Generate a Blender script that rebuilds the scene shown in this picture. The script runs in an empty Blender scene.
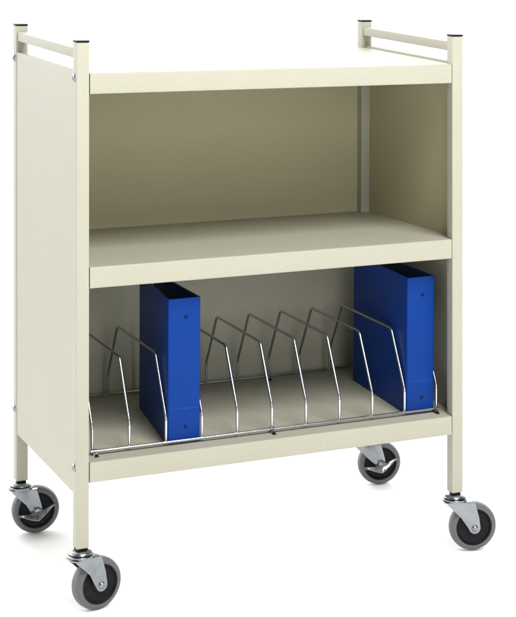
import bpy, bmesh, math, random
from mathutils import Vector, Matrix
random.seed(7)
scene = bpy.context.scene
COL = scene.collection
# ------------------------------------------------------------------ sizes (metres)
W, D, H = 0.800, 0.4537, 0.9316          # outer width, depth, post height (post feet at z = 0)
P = 0.0237                                # square post
ZT, ZM, ZB = 0.8728, 0.5131, 0.1578       # shelf tops
GROUND = -0.1165

# ------------------------------------------------------------------ materials
def new_mat(name):
    m = bpy.data.materials.new(name); m.use_nodes = True
    nt = m.node_tree
    return m, nt, nt.nodes['Principled BSDF']

def painted(name, col, rough=0.42, speck=0.05, bump=0.09, scale=380.0, spec=0.45):
    """powder coated steel: fine orange-peel bump and a faint speckle in the colour"""
    m, nt, b = new_mat(name)
    tc = nt.nodes.new('ShaderNodeTexCoord')
    n1 = nt.nodes.new('ShaderNodeTexNoise'); n1.inputs['Scale'].default_value = scale; n1.inputs['Detail'].default_value = 3
    n2 = nt.nodes.new('ShaderNodeTexNoise'); n2.inputs['Scale'].default_value = 9.0; n2.inputs['Detail'].default_value = 4
    nt.links.new(tc.outputs['Object'], n1.inputs['Vector']); nt.links.new(tc.outputs['Object'], n2.inputs['Vector'])
    mr = nt.nodes.new('ShaderNodeMapRange')
    mr.inputs['From Min'].default_value = 0.3; mr.inputs['From Max'].default_value = 0.7
    mr.inputs['To Min'].default_value = 1 - speck; mr.inputs['To Max'].default_value = 1 + speck
    nt.links.new(n1.outputs['Fac'], mr.inputs['Value'])
    mr2 = nt.nodes.new('ShaderNodeMapRange')
    mr2.inputs['From Min'].default_value = 0.3; mr2.inputs['From Max'].default_value = 0.7
    mr2.inputs['To Min'].default_value = 0.985; mr2.inputs['To Max'].default_value = 1.015
    nt.links.new(n2.outputs['Fac'], mr2.inputs['Value'])
    mu = nt.nodes.new('ShaderNodeMath'); mu.operation = 'MULTIPLY'
    nt.links.new(mr.outputs[0], mu.inputs[0]); nt.links.new(mr2.outputs[0], mu.inputs[1])
    vm = nt.nodes.new('ShaderNodeVectorMath'); vm.operation = 'SCALE'
    vm.inputs[0].default_value = col
    nt.links.new(mu.outputs[0], vm.inputs['Scale'])
    nt.links.new(vm.outputs[0], b.inputs['Base Color'])
    bp = nt.nodes.new('ShaderNodeBump'); bp.inputs['Strength'].default_value = bump; bp.inputs['Distance'].default_value = 0.001
    nt.links.new(n1.outputs['Fac'], bp.inputs['Height']); nt.links.new(bp.outputs[0], b.inputs['Normal'])
    b.inputs['Roughness'].default_value = rough
    b.inputs['Specular IOR Level'].default_value = spec
    return m

def metal(name, col, rough, scale=60, var=0.12, bump=0.0):
    m, nt, b = new_mat(name)
    tc = nt.nodes.new('ShaderNodeTexCoord')
    n = nt.nodes.new('ShaderNodeTexNoise'); n.inputs['Scale'].default_value = scale; n.inputs['Detail'].default_value = 5
    nt.links.new(tc.outputs['Object'], n.inputs['Vector'])
    mr = nt.nodes.new('ShaderNodeMapRange')
    mr.inputs['From Min'].default_value = 0.3; mr.inputs['From Max'].default_value = 0.7
    mr.inputs['To Min'].default_value = rough * (1 - var * 2); mr.inputs['To Max'].default_value = rough * (1 + var * 2)
    nt.links.new(n.outputs['Fac'], mr.inputs['Value']); nt.links.new(mr.outputs[0], b.inputs['Roughness'])
    mr2 = nt.nodes.new('ShaderNodeMapRange')
    mr2.inputs['From Min'].default_value = 0.3; mr2.inputs['From Max'].default_value = 0.7
    mr2.inputs['To Min'].default_value = 1 - var; mr2.inputs['To Max'].default_value = 1 + var * 0.5
    nt.links.new(n.outputs['Fac'], mr2.inputs['Value'])
    vm = nt.nodes.new('ShaderNodeVectorMath'); vm.operation = 'SCALE'; vm.inputs[0].default_value = col
    nt.links.new(mr2.outputs[0], vm.inputs['Scale']); nt.links.new(vm.outputs[0], b.inputs['Base Color'])
    b.inputs['Metallic'].default_value = 1.0
    if bump:
        bp = nt.nodes.new('ShaderNodeBump'); bp.inputs['Strength'].default_value = bump; bp.inputs['Distance'].default_value = 0.001
        nt.links.new(n.outputs['Fac'], bp.inputs['Height']); nt.links.new(bp.outputs[0], b.inputs['Normal'])
    return m

CREAM = painted('cream_powder_coat', (0.362, 0.356, 0.290), rough=0.5, spec=0.22)
SHADED_CREAM = painted('shaded_cream_olive', (0.40, 0.375, 0.248), rough=0.7, speck=0.01, bump=0.02, spec=0.2)  # cream turned olive: the upper compartment's shade put into the colour
BLUE = painted('blue_vinyl', (0.0025, 0.033, 0.205), rough=0.38, speck=0.06, bump=0.12, scale=700, spec=0.09)
BLUE_IN = painted('navy_lining', (0.006, 0.020, 0.10), rough=0.6, speck=0.05, scale=500)
SEAM = painted('blue_weld_seam', (0.006, 0.05, 0.25), rough=0.35, speck=0.02)
BLACK = painted('black_plastic', (0.004, 0.004, 0.005), rough=0.45, speck=0.1, bump=0.08, scale=200, spec=0.12)
HUB = painted('black_wheel_core', (0.006, 0.006, 0.008), rough=0.45, speck=0.15, bump=0.15, scale=90, spec=0.15)
RUBBER = painted('grey_rubber', (0.095, 0.095, 0.105), rough=0.55, speck=0.08, bump=0.1, scale=260)
ZINC = metal('zinc_plate', (0.27, 0.29, 0.31), 0.27, 55, 0.16, 0.08)
CHROME = metal('chromed_wire', (0.50, 0.51, 0.535), 0.24, 40, 0.05)
WHITE = painted('white_sweep', (0.93, 0.93, 0.93), rough=0.9, speck=0.0, bump=0.0, scale=3, spec=0.0)

# ------------------------------------------------------------------ mesh helpers
def finish(name, bm, mat, parent=None, smooth=True, angle=35, bevel=0.0, segs=2):
    bmesh.ops.remove_doubles(bm, verts=bm.verts, dist=1e-6)
    bmesh.ops.recalc_face_normals(bm, faces=bm.faces)
    if bevel:
        es = [e for e in bm.edges if len(e.link_faces) == 2 and e.calc_face_angle(0) > math.radians(40)]
        bmesh.ops.bevel(bm, geom=es, offset=bevel, segments=segs, profile=0.6, affect='EDGES', clamp_overlap=True)
    me = bpy.data.meshes.new(name); bm.to_mesh(me); bm.free()
    me.materials.append(mat)
    o = bpy.data.objects.new(name, me); COL.objects.link(o)
    if parent is not None: o.parent = parent
    if smooth:
        for p in me.polygons: p.use_smooth = True
        me.set_sharp_from_angle(angle=math.radians(angle))
    return o

def box(bm, x0, x1, y0, y1, z0, z1):
    v = [bm.verts.new(c) for c in ((x0,y0,z0),(x1,y0,z0),(x1,y1,z0),(x0,y1,z0),(x0,y0,z1),(x1,y0,z1),(x1,y1,z1),(x0,y1,z1))]
    for f in ((0,3,2,1),(4,5,6,7),(0,1,5,4),(1,2,6,5),(2,3,7,6),(3,0,4,7)):
        bm.faces.new([v[i] for i in f])

def lathe(bm, prof, M=Matrix(), n=48, closed=False):
    """revolve (r, z) profile about local z"""
    rings = []
    for r, z in prof:
        if r < 1e-7: rings.append([bm.verts.new(M @ Vector((0, 0, z)))] * n)
        else: rings.append([bm.verts.new(M @ Vector((r*math.cos(2*math.pi*k/n), r*math.sin(2*math.pi*k/n), z))) for k in range(n)])
    pairs = list(zip(rings, rings[1:])) + ([(rings[-1], rings[0])] if closed else [])
    for a, b in pairs:
        for k in range(n):
            q = [a[k], a[(k+1) % n], b[(k+1) % n], b[k]]
            u = []
            for t in q:
                if t not in u: u.append(t)
            if len(u) >= 3: bm.faces.new(u)

def fillet(pts, r, n=5):
    pts = [Vector(p) for p in pts]; out = [pts[0]]
    for a, b, c in zip(pts, pts[1:], pts[2:]):
        d1 = (a-b).normalized(); d2 = (c-b).normalized()
        rr = min(r, (a-b).length*0.45, (c-b).length*0.45)
        p0 = b + d1*rr; p1 = b + d2*rr
        for k in range(n+1):
            t = k/n
            out.append(p0*(1-t)**2 + b*2*t*(1-t) + p1*t*t)
    out.append(pts[-1]); return out

def tube(bm, pts, r, n=14, caps=True):
    pts = [Vector(p) for p in pts]; rings = []
    t0 = (pts[1]-pts[0]).normalized()
    up = Vector((0,0,1)) if abs(t0.z) < 0.9 else Vector((1,0,0))
    u = t0.cross(up).normalized()
    for i, p in enumerate(pts):
        t = (pts[min(i+1, len(pts)-1)] - pts[max(i-1, 0)]).normalized()
        u = (u - t*u.dot(t)).normalized(); v = t.cross(u)
        rings.append([bm.verts.new(p + (u*math.cos(2*math.pi*k/n) + v*math.sin(2*math.pi*k/n))*r) for k in range(n)])
    for a, b in zip(rings, rings[1:]):
        for k in range(n): bm.faces.new((a[k], a[(k+1) % n], b[(k+1) % n], b[k]))
    if caps: bm.faces.new(rings[0][::-1]); bm.faces.new(rings[-1])

def prism(bm, poly, fn, a, b):
    """extrude the 2-D polygon from a to b; fn(u, v, w) -> xyz"""
    A = [bm.verts.new(fn(u, v, a)) for u, v in poly]; B = [bm.verts.new(fn(u, v, b)) for u, v in poly]
    n = len(poly)
    for k in range(n): bm.faces.new((A[k], A[(k+1) % n], B[(k+1) % n], B[k]))
    bm.faces.new(A[::-1]); bm.faces.new(B)

def strip_profile(path, t):
    """closed outline of a bent sheet of thickness t that follows the open 2-D path"""
    pts = [Vector(p) for p in path]; L = []; R = []
    for i, p in enumerate(pts):
        a = (p - pts[i-1]).normalized() if i else None
        b = (pts[i+1] - p).normalized() if i < len(pts)-1 else None
        d = (a or b) if (a is None or b is None) else (a+b).normalized()
        nrm = Vector((-d.y, d.x))
        k = 1.0
        if a is not None and b is not None: k = 1/max(0.4, d.dot(a))
        L.append(p); R.append(p - nrm*t*k)
    return [tuple(q) for q in L] + [tuple(q) for q in reversed(R)]

def arc2(cx, cy, r, a0, a1, n=5):
    return [(cx + r*math.cos(math.radians(a0+(a1-a0)*k/n)), cy + r*math.sin(math.radians(a0+(a1-a0)*k/n))) for k in range(n+1)]

# ------------------------------------------------------------------ the cart
cart = bpy.data.objects.new('binder_cart', None); COL.objects.link(cart)
cart.location = (W/2, D/2, GROUND)
cart['label'] = 'cream steel rolling cart with three shelves, side rails and four grey castors'
cart['category'] = 'cart'
ORG = Vector(cart.location)
def to_cart(bm, warp=True):                 # parts are modelled in world metres, then brought under the cart's base
    if warp:                                # an assembled sheet-metal frame is never perfectly square: a few mm of rack
        for v in bm.verts:
            fx, fy = v.co.x/W, v.co.y/D; fz = min(max(v.co.z/H, 0), 1.01)
            v.co.x += fx*(0.0055*(1-fz) + fz*(-0.0035*(1-fy) + 0.0035*fy))
            v.co.z += (-0.006*fx + 0.007*fy)*fz*fz
    bmesh.ops.translate(bm, verts=bm.verts, vec=-ORG)
def part(name, bm, mat, parent=cart, warp=True, **k):
    to_cart(bm, warp); return finish(name, bm, mat, parent, **k)

corners = [(0, 0), (W-P, 0), (0, D-P), (W-P, D-P)]
for (x, y) in corners:
    bm = bmesh.new(); box(bm, x, x+P, y, y+P, 0, H-0.0025)
    post = part('post', bm, CREAM, bevel=0.0016, segs=3)
    bm = bmesh.new(); box(bm, x-0.0005, x+P+0.0005, y-0.0005, y+P+0.0005, H-0.0023, H+0.0012)
    box(bm, x+0.003, x+P-0.003, y+0.003, y+P-0.003, H-0.02, H-0.0025)
    part('end_cap', bm, BLACK, post, bevel=0.0009, segs=2)
    for z in (0.865, 0.149):
        s = -1 if x < 0.1 else 1
        xx = x if s < 0 else x+P
        M = Matrix.Translation((xx, y+P/2, z)) @ Matrix.Rotation(s*math.pi/2, 4, 'Y') @ Matrix.Scale(1.25, 4)
        bm = bmesh.new(); lathe(bm, [(0, 0.0034), (0.0018, 0.0034), (0.0020, 0.0024), (0.0026, 0.0024), (0.0028, 0.0034), (0.0042, 0.0030), (0.0056, 0.0018), (0.0061, 0.0004), (0.0061, -0.0005)], M, 28)
        part('bolt', bm, ZINC, post)

# shelves: bent sheet with a lip front and back
def shelf(z, lip, rise=0.0, fall=0.0):
    r = 0.003
    x0, x1 = P+0.0016, W-P-0.0016
    y0, y1 = 0.0, D-0.002
    path = ([(y0+0.012, z-lip+0.0005)] + arc2(y0+0.0022, z-lip+0.0022, 0.0022, 270, 180, 3) + arc2(y0+r, z-r, r, 180, 90)
            + arc2(y1-r, z-r, r, 90, 0) + [(y1, z-lip)])
    prof = strip_profile(path, 0.0014)
    bm = bmesh.new()
    prism(bm, prof, lambda u, v, w: (w, u, v), x0, x1)
    # wings that fill the space between the posts, out to the side panels
    for a, b in ((0.0032, x0), (x1, W-0.0032)):
        box(bm, a, b, P+0.001, D-P-0.001, z-0.0016, z-0.0002)
        e = a if a < 0.1 else b-0.0014
        box(bm, e, e+0.0014, P+0.001, D-P-0.001, z-lip+0.004, z-0.0017)
    # closed lip ends
    for e in (x0+0.0002, x1-0.0016):
        box(bm, e, e+0.0014, y0+0.0018, P+0.002, z-lip+0.0018, z-0.0018)
    for v in bm.verts: v.co.z += rise - fall*v.co.y/D          # the middle shelf leans back a little in its slots
    return part('shelf', bm, CREAM, angle=30)
shelf(ZT, 0.038); mid = shelf(ZM, 0.0395, 0.0050, 0.0140); low = shelf(ZB, 0.038)

# side panels: thin sheets set between the posts with a folded top hem
def side_panel(left, zb, zt=0.8765):
    bm = bmesh.new(); t = 0.0014
    y0, y1 = P+0.0004, D-P-0.0004
    s = (lambda x: x) if left else (lambda x: W-x)
    def b(xa, xb, ya, yb, za, zb_): box(bm, min(s(xa), s(xb)), max(s(xa), s(xb)), ya, yb, za, zb_)
    prof = strip_profile([(0.0012, zb), (0.0012, zt-0.002)] + arc2(0.0032, zt-0.002, 0.002, 180, 90, 4) + [(0.0135, zt)] + arc2(0.0135, zt-0.0012, 0.0012, 90, 0, 3) + [(0.0147, ZT-0.0001)], t)
    prism(bm, prof, lambda u, v, w: (s(u), w, v), y0, y1)
    b(0.0014, 0.0028, y0+0.0002, y1-0.0002, zb+0.0001, zb+0.006)
    return part('side_panel', bm, CREAM, angle=30)
side_panel(True, 0.0985); side_panel(False, 0.116)

# back panels (upper one has olive shade put into its colour, lower one cream)
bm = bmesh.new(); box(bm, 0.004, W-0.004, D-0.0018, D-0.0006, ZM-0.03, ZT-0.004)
bp = part('back_panel', bm, SHADED_CREAM, bevel=0)
bp['label'] = 'back panel of the upper compartment, olive shade put into its colour'
bm = bmesh.new(); box(bm, 0.004, W-0.004, D-0.0018, D-0.0006, ZB-0.036, ZM-0.0305)
part('back_panel', bm, CREAM)
# added sheets, olive shade in their colour, on the inner faces of the side panels in the upper compartment
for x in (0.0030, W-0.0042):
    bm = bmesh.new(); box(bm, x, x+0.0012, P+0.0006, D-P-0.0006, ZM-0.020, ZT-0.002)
    ln = part('side_shade_sheet', bm, SHADED_CREAM); ln['label'] = 'added inner face of the upper compartment, olive shade put into its colour'

# rails on top, between the posts
for x in (P/2, W-P/2):
    bm = bmesh.new(); box(bm, x-0.0092, x+0.0092, P+0.0002, D-P-0.0002, H-0.0325, H-0.0140)
    part('side_rail', bm, CREAM, bevel=0.0014, segs=3)

# ------------------------------------------------------------------ wire rack
WR = 0.0027
X0, DX, NX = 0.0431, 0.0724, 11
YF, YB, ZW = 0.0400, 0.4132, 0.1648
rack = bpy.data.objects.new('wire_rack', None); COL.objects.link(rack); rack.parent = cart
for y in (YF, YB):
    bm = bmesh.new(); tube(bm, [(X0-0.004, y, ZW), (X0+DX*(NX-1)+0.005, y, ZW)], WR+0.0003)
    part('rail', bm, CHROME, rack, warp=False)
div0 = None
for i in range(NX):
    x = X0 + DX*i
    if div0 is None:
        bm = bmesh.new()
        e = WR*1.8
        path = [(x, YF+e, ZW-0.001), (x, YF+e, 0.2095), (x, 0.1075, 0.3214), (x, 0.3457, 0.3214), (x, YB-e, 0.2095), (x, YB-e, ZW-0.001)]
        tube(bm, fillet(path, 0.008, 6), WR)
        div0 = part('divider', bm, CHROME, rack, warp=False)
    else:
        d = div0.copy(); COL.objects.link(d); d.parent = rack; d.location = (DX*i, 0, 0)
# small screwed clips that hold the rails to the shelf
for (x, y) in ((X0+0.004, YF), (X0+DX*5-0.002, YF), (X0+DX*10-0.006, YF), (X0+DX*0.3, YB), (X0+DX*3+0.001, YB), (X0+DX*7.0, YB)):
    s = -1
    bm = bmesh.new()
    path = [(y+s*0.016, ZB+0.0012), (y+s*0.0045, ZB+0.0012)] + arc2(y, ZW, WR+0.0016, 215, 20, 8) + [(y+0.004, ZB+0.0008)]
    prof = strip_profile(path, 0.0009)
    prism(bm, prof, lambda u, v, w: (w, u, v), x-0.0042, x+0.0042)
    c = part('clip', bm, ZINC, rack, warp=False, angle=30)
    bm = bmesh.new(); lathe(bm, [(0, 0.0032), (0.002, 0.003), (0.0034, 0.0016), (0.0036, 0.0)], Matrix.Translation((x, y+s*0.0105, ZB+0.0012)), 20)
    part('screw', bm, BLACK, rack, warp=False)

# ------------------------------------------------------------------ castors
R_W = 0.0485
def castor(px, py, theta, brake, TRAIL, DROP, label=None):
    """theta: swivel, the wheel trails along (cos, sin); the wheel's visible side faces (sin, -cos)"""
    T = Matrix.Translation((px, py, 0)) @ Matrix.Rotation(theta, 4, 'Z')
    def put(name, bm, mat, parent, **k):
        bmesh.ops.transform(bm, matrix=T, verts=bm.verts)
        return part(name, bm, mat, parent, **k)
    ax = Vector((TRAIL, 0, -DROP))
    # fork: crown plate and two tapering legs
    bm = bmesh.new()
    hw = 0.0195; t = 0.0026
    leg = [(-0.0205, -0.0200), (-0.0190, -0.0235), (-0.0060, -0.0360), (0.0080, -0.0500), (ax.x-0.0140, ax.z+0.0010)]
    leg += [(ax.x + 0.0118*math.cos(math.radians(a)), ax.z + 0.0118*math.sin(math.radians(a))) for a in range(200, 371, 17)]
    leg += [(ax.x+0.0085, -0.0500), (ax.x+0.0030, -0.0300), (ax.x+0.0005, -0.0215), (ax.x-0.0025, -0.0185)]
    for s in (-1, 1):
        a, b = (s*hw, s*(hw-t))
        prism(bm, leg, lambda u, v, w: (u, w, v), min(a, b), max(a, b))
    plate = [(-0.020, -hw), (0.028, -hw), (0.0325, -hw+0.006), (0.0325, hw-0.006), (0.028, hw), (-0.020, hw), (-0.0245, hw-0.007), (-0.0245, -hw+0.007)]
    prism(bm, plate, lambda u, v, w: (u, v, w), -0.0205, -0.0178)
    fork = put('caster', bm, ZINC, cart, bevel=0.0007, segs=2, angle=40)
    if label: fork['label'] = label
    # swivel head: two pressed races
    bm = bmesh.new()
    lathe(bm, [(0, -0.0045), (0.0150, -0.0045), (0.0195, -0.0062), (0.0222, -0.0090), (0.0226, -0.0108), (0.0205, -0.0112), (0.0205, -0.0122),
               (0.0238, -0.0126), (0.0247, -0.0142), (0.0243, -0.0168), (0.0220, -0.0178), (0, -0.0178)], Matrix(), 56)
    put('swivel_head', bm, ZINC, fork)
    bm = bmesh.new(); box(bm, -0.0095, 0.0095, -0.0095, 0.0095, -0.0048, 0.0004)
    put('stem_plug', bm, BLACK, fork, bevel=0.0012)
    bm = bmesh.new(); lathe(bm, [(0.0208, -0.0112), (0.0212, -0.0117), (0.0208, -0.0122), (0.018, -0.0122), (0.018, -0.0112)], Matrix(), 40, closed=True)
    put('dust_seal', bm, BLACK, fork)
    # wheel about the local y axis
    MW = Matrix.Translation(ax) @ Matrix.Rotation(math.pi/2, 4, 'X')
    w = 0.0150
    bm = bmesh.new()
    lathe(bm, [(0.0372, -w+0.0012), (0.0405, -w+0.0004), (0.0445, -w+0.0022), (0.0470, -w+0.0052), (0.0482, -w+0.0095), (R_W, 0), (0.0482, w-0.0095), (0.0470, w-0.0052),
               (0.0445, w-0.0022), (0.0405, w-0.0004), (0.0372, w-0.0012), (0.0366, w-0.003), (0.0366, -w+0.003)], MW, 96, closed=True)
    put('tyre', bm, RUBBER, fork, angle=50)
    bm = bmesh.new()
    half = [(0.0369, 0), (0.0369, w-0.0016), (0.0358, w-0.0006), (0.0340, w-0.0010), (0.0320, w-0.0040), (0.0230, w-0.0052), (0.0165, w-0.0050), (0.0135, w-0.0012), (0.0095, w+0.0004), (0.0, w+0.0004)]
    lathe(bm, [(r, -z) for r, z in half[::-1]] + half[1:], MW, 96)
    put('wheel_hub', bm, HUB, fork, angle=40)
    # axle bolt with nut
    bm = bmesh.new()
    half = [(0.0040, 0), (0.0040, hw-0.0003), (0.0066, hw-0.0003), (0.0066, hw+0.0002), (0.0060, hw+0.0020), (0.0044, hw+0.0032), (0.0030, hw+0.0042), (0, hw+0.0042)]
    lathe(bm, [(r, -z) for r, z in half[::-1]] + half[1:], MW, 24)
    put('axle_bolt', bm, ZINC, fork)
    if brake:
        # pressed wing lever across the axle on the near side: raised tips, a wide drooping middle
        bm = bmesh.new()
        N = 24; rows = []
        for k in range(N+1):
            u = -1 + 2*k/N
            a = abs(u)
            x = ax.x + 0.0370*u
            dep = 0.0026 + 0.0120*max(0, 1-a*1.25)**0.9 + 0.0012*max(0, a-0.8)/0.2     # how far it sticks out
            zc = -0.0020 + 0.0100*a**1.8 - (0.0075 if u < 0 else 0)*a + 0.0060*u
            z = ax.z + zc + 0.001
            y_in = -hw-0.0035; y_out = y_in - dep
            zo = z - 0.0015 - 0.0105*max(0, 1-a*1.25)
            rows.append([Vector((x, y_in, z)), Vector((x, y_in-dep*0.35, z+0.0022)), Vector((x, y_out, zo)), Vector((x, y_out, zo-0.0018)), Vector((x, y_in-dep*0.35, z+0.0004)), Vector((x, y_in, z-0.0018))])
        V = [[bm.verts.new(c) for c in r] for r in rows]
        for a, b in zip(V, V[1:]):
            for j in range(6): bm.faces.new((a[j], a[(j+1) % 6], b[(j+1) % 6], b[j]))
        bm.faces.new(V[0][::-1]); bm.faces.new(V[-1])
        # short arm from the axle that carries it
        box(bm, ax.x-0.006, ax.x+0.006, -hw-0.0075, -hw-0.0002, ax.z-0.0015, ax.z+0.0075)
        put('brake_lever', bm, ZINC, fork, bevel=0.0004, segs=1, angle=45)
    return fork
castor(P/2, P/2, math.radians(15), False, 0.0330, 0.0735)
castor(W-P/2, P/2, math.radians(-12), False, 0.0370, 0.0725)
castor(P/2, D-P/2, math.radians(-4), True, 0.0300, 0.0645)
castor(W-P/2, D-P/2, math.radians(-12), True, 0.0375, 0.0645)

# ------------------------------------------------------------------ binders
def binder(x0, x1, y0, depth, taper, label, lean=0.0):
    z0, ht = ZB+0.0012, 0.2765
    w = x1-x0
    e = bpy.data.objects.new('ring_binder', None); COL.objects.link(e)
    e.location = ((x0+x1)/2, y0+depth/2, z0); e.rotation_euler = (0, lean, 0)
    e['label'] = label; e['category'] = 'binder'; e['group'] = 'blue ring binders in the wire rack'
    r = 0.0045; t = 0.0030
    hx, hy = w/2, depth/2
    path = ([(-hx+taper, hy), (-hx+0.0012, -hy+0.020)] + arc2(-hx+r, -hy+r, r, 180, 270, 6)[0:] + arc2(hx-r, -hy+r, r, 270, 360, 6) + [(hx-0.0004, -hy+0.020), (hx-0.0020, hy)])
    prof = strip_profile(path[::-1], t)
    bm = bmesh.new(); prism(bm, prof, lambda u, v, q: (u, v, q), 0, ht)
    cover = finish('cover', bm, BLUE, e, bevel=0, angle=30)
    # welded edge bead round the cover ends
    bm = bmesh.new()
    inner = [(x + (0.0034 if k < len(path)//2 else -0.0034), max(y, -hy+0.0034)) for k, (x, y) in enumerate(path)]
    prism(bm, strip_profile([(x, y) for x, y in inner][::-1], 0.0004), lambda u, v, q: (u, v, q), 0.004, ht-0.0012)
    finish('lining', bm, BLUE_IN, e, angle=30)
    # ring mechanism on the inside of the spine
    bm = bmesh.new()
    pr = [(-0.011, -hy+0.0042), (-0.011, -hy+0.0055), (-0.006, -hy+0.0082), (0, -hy+0.0090), (0.006, -hy+0.0082), (0.011, -hy+0.0055), (0.011, -hy+0.0042)]
    prism(bm, pr, lambda u, v, q: (u, v, q), 0.012, ht-0.0022)
    mech = finish('ring_mechanism', bm, CHROME, e, angle=30)
    for z in (0.033, ht/2, ht-0.033):
        bm = bmesh.new(); rr = w*0.36
        pts = [(rr*math.cos(a), -hy+0.0085+0.002+rr*math.sin(a)+rr*0.55, z) for a in [math.radians(-140+i*(460-140-40)/28) for i in range(29)]]
        pts = [(x, max(y, -hy+0.007), z) for x, y, z in pts]
        tube(bm, pts, 0.0014, 10); finish('ring', bm, CHROME, mech)
    # two rivets through the spine
    for z in (0.031, ht-0.036):
        M = Matrix.Translation((0.0025, -hy, z)) @ Matrix.Rotation(math.pi/2, 4, 'X')
        bm = bmesh.new(); lathe(bm, [(0, -0.001), (0.0016, -0.001), (0.0019, 0.0009), (0.0027, 0.0012), (0.0034, 0.0006), (0.0035, -0.0003), (0, -0.0003)], M, 24)
        finish('rivet', bm, BLACK, e)
    bm = bmesh.new(); box(bm, -hx+0.007, hx-0.006, -hy-0.00035, -hy+0.0002, 0.0655, 0.0662)
    finish('pocket_seam', bm, SEAM, e)
    return e
binder(0.1912, 0.2572, 0.0440, 0.262, 0.031, 'blue ring binder standing alone left of centre, empty rack slots on both sides')
binder(0.6990, 0.7612, 0.0440, 0.285, 0.016, 'blue ring binder in the last rack slot, against the right-hand end of the lower shelf')

# ------------------------------------------------------------------ floor
bm = bmesh.new(); S = 60
SL = 0.0085/(D-P); GR = lambda y: -0.1222 + SL*(y-P/2)
vs = [bm.verts.new(c) for c in ((-S, -S, GR(-S)), (S, -S, GR(-S)), (S, S, GR(S)), (-S, S, GR(S)))]; bm.faces.new(vs)
fl = finish('floor', bm, WHITE, smooth=False); fl['kind'] = 'structure'

# ------------------------------------------------------------------ light
world = bpy.data.worlds.new('World'); scene.world = world; world.use_nodes = True
nt = world.node_tree; bg = nt.nodes['Background']
tc = nt.nodes.new('ShaderNodeTexCoord'); sx = nt.nodes.new('ShaderNodeSeparateXYZ')
nt.links.new(tc.outputs['Generated'], sx.inputs[0])
# white glow added behind the cart to lift the shade under it, dimmer overhead and on the camera's side of the studio
my = nt.nodes.new('ShaderNodeMapRange'); my.interpolation_type = 'SMOOTHSTEP'
my.inputs['From Min'].default_value = -0.4; my.inputs['From Max'].default_value = 0.95
my.inputs['To Min'].default_value = 0.25; my.inputs['To Max'].default_value = 5.6
nt.links.new(sx.outputs['Y'], my.inputs['Value'])
mz = nt.nodes.new('ShaderNodeMapRange'); mz.interpolation_type = 'SMOOTHSTEP'
mz.inputs['From Min'].default_value = 0.3; mz.inputs['From Max'].default_value = 0.9
mz.inputs['To Min'].default_value = 1.0; mz.inputs['To Max'].default_value = 0.5
nt.links.new(sx.outputs['Z'], mz.inputs['Value'])
ad = nt.nodes.new('ShaderNodeMath'); ad.operation = 'MULTIPLY'
nt.links.new(my.outputs[0], ad.inputs[0]); nt.links.new(mz.outputs[0], ad.inputs[1])
mu = nt.nodes.new('ShaderNodeMath'); mu.operation = 'MULTIPLY'; mu.inputs[1].default_value = 1.06
nt.links.new(ad.outputs[0], mu.inputs[0]); nt.links.new(mu.outputs[0], bg.inputs['Strength'])
bg.inputs['Color'].default_value = (1, 1, 1, 1)

def softbox(name, loc, target, size, power, col=(1, 1, 1)):
    l = bpy.data.lights.new(name, 'AREA'); l.shape = 'RECTANGLE'; l.size, l.size_y = size; l.energy = power; l.color = col
    o = bpy.data.objects.new(name, l); COL.objects.link(o); o.location = loc
    o.rotation_euler = (Vector(target)-Vector(loc)).to_track_quat('-Z', 'Y').to_euler()
    return o
softbox('softbox_key', (0.6, -2.1, 3.05), (0.4, 0.1, 0.5), (1.7, 1.3), 168, (1.0, 0.985, 0.95))
softbox('added_front_fill', (0.0, -3.7, 1.25), (0.4, 0.1, 0.45), (1.4, 1.2), 45, (1.0, 0.985, 0.95))  # unseen fill, added to flatten the back panels and lift under-cart shadow

# ------------------------------------------------------------------ camera
F, CX, CY, YAW, PIT, ROLL = 1753.07275, 341.82438, -15.0774, 0.43658, -0.03472, 0.00592
cam = bpy.data.cameras.new('camera'); co = bpy.data.objects.new('camera', cam); COL.objects.link(co)
co.location = (-0.90484, -3.07224, 1.14645)
Fv = Vector((math.sin(YAW)*math.cos(PIT), math.cos(YAW)*math.cos(PIT), math.sin(PIT)))
Rv = Vector((math.cos(YAW), -math.sin(YAW), 0)); Uv = Rv.cross(Fv)
R2 = Rv*math.cos(ROLL) + Uv*math.sin(ROLL); U2 = -Rv*math.sin(ROLL) + Uv*math.cos(ROLL)
co.rotation_euler = Matrix((R2, U2, -Fv)).transposed().to_euler()
cam.sensor_fit = 'HORIZONTAL'; cam.sensor_width = 36.0
cam.lens = F/516*36
cam.shift_x = (258-CX)/516; cam.shift_y = (CY-308.5)/516
cam.clip_start = 0.05; cam.clip_end = 300
scene.camera = co
scene.view_settings.view_transform = 'Standard'; scene.view_settings.look = 'None'
scene.view_settings.exposure = -0.14; scene.view_settings.gamma = 1
scene.render.resolution_x, scene.render.resolution_y = 856, 1024
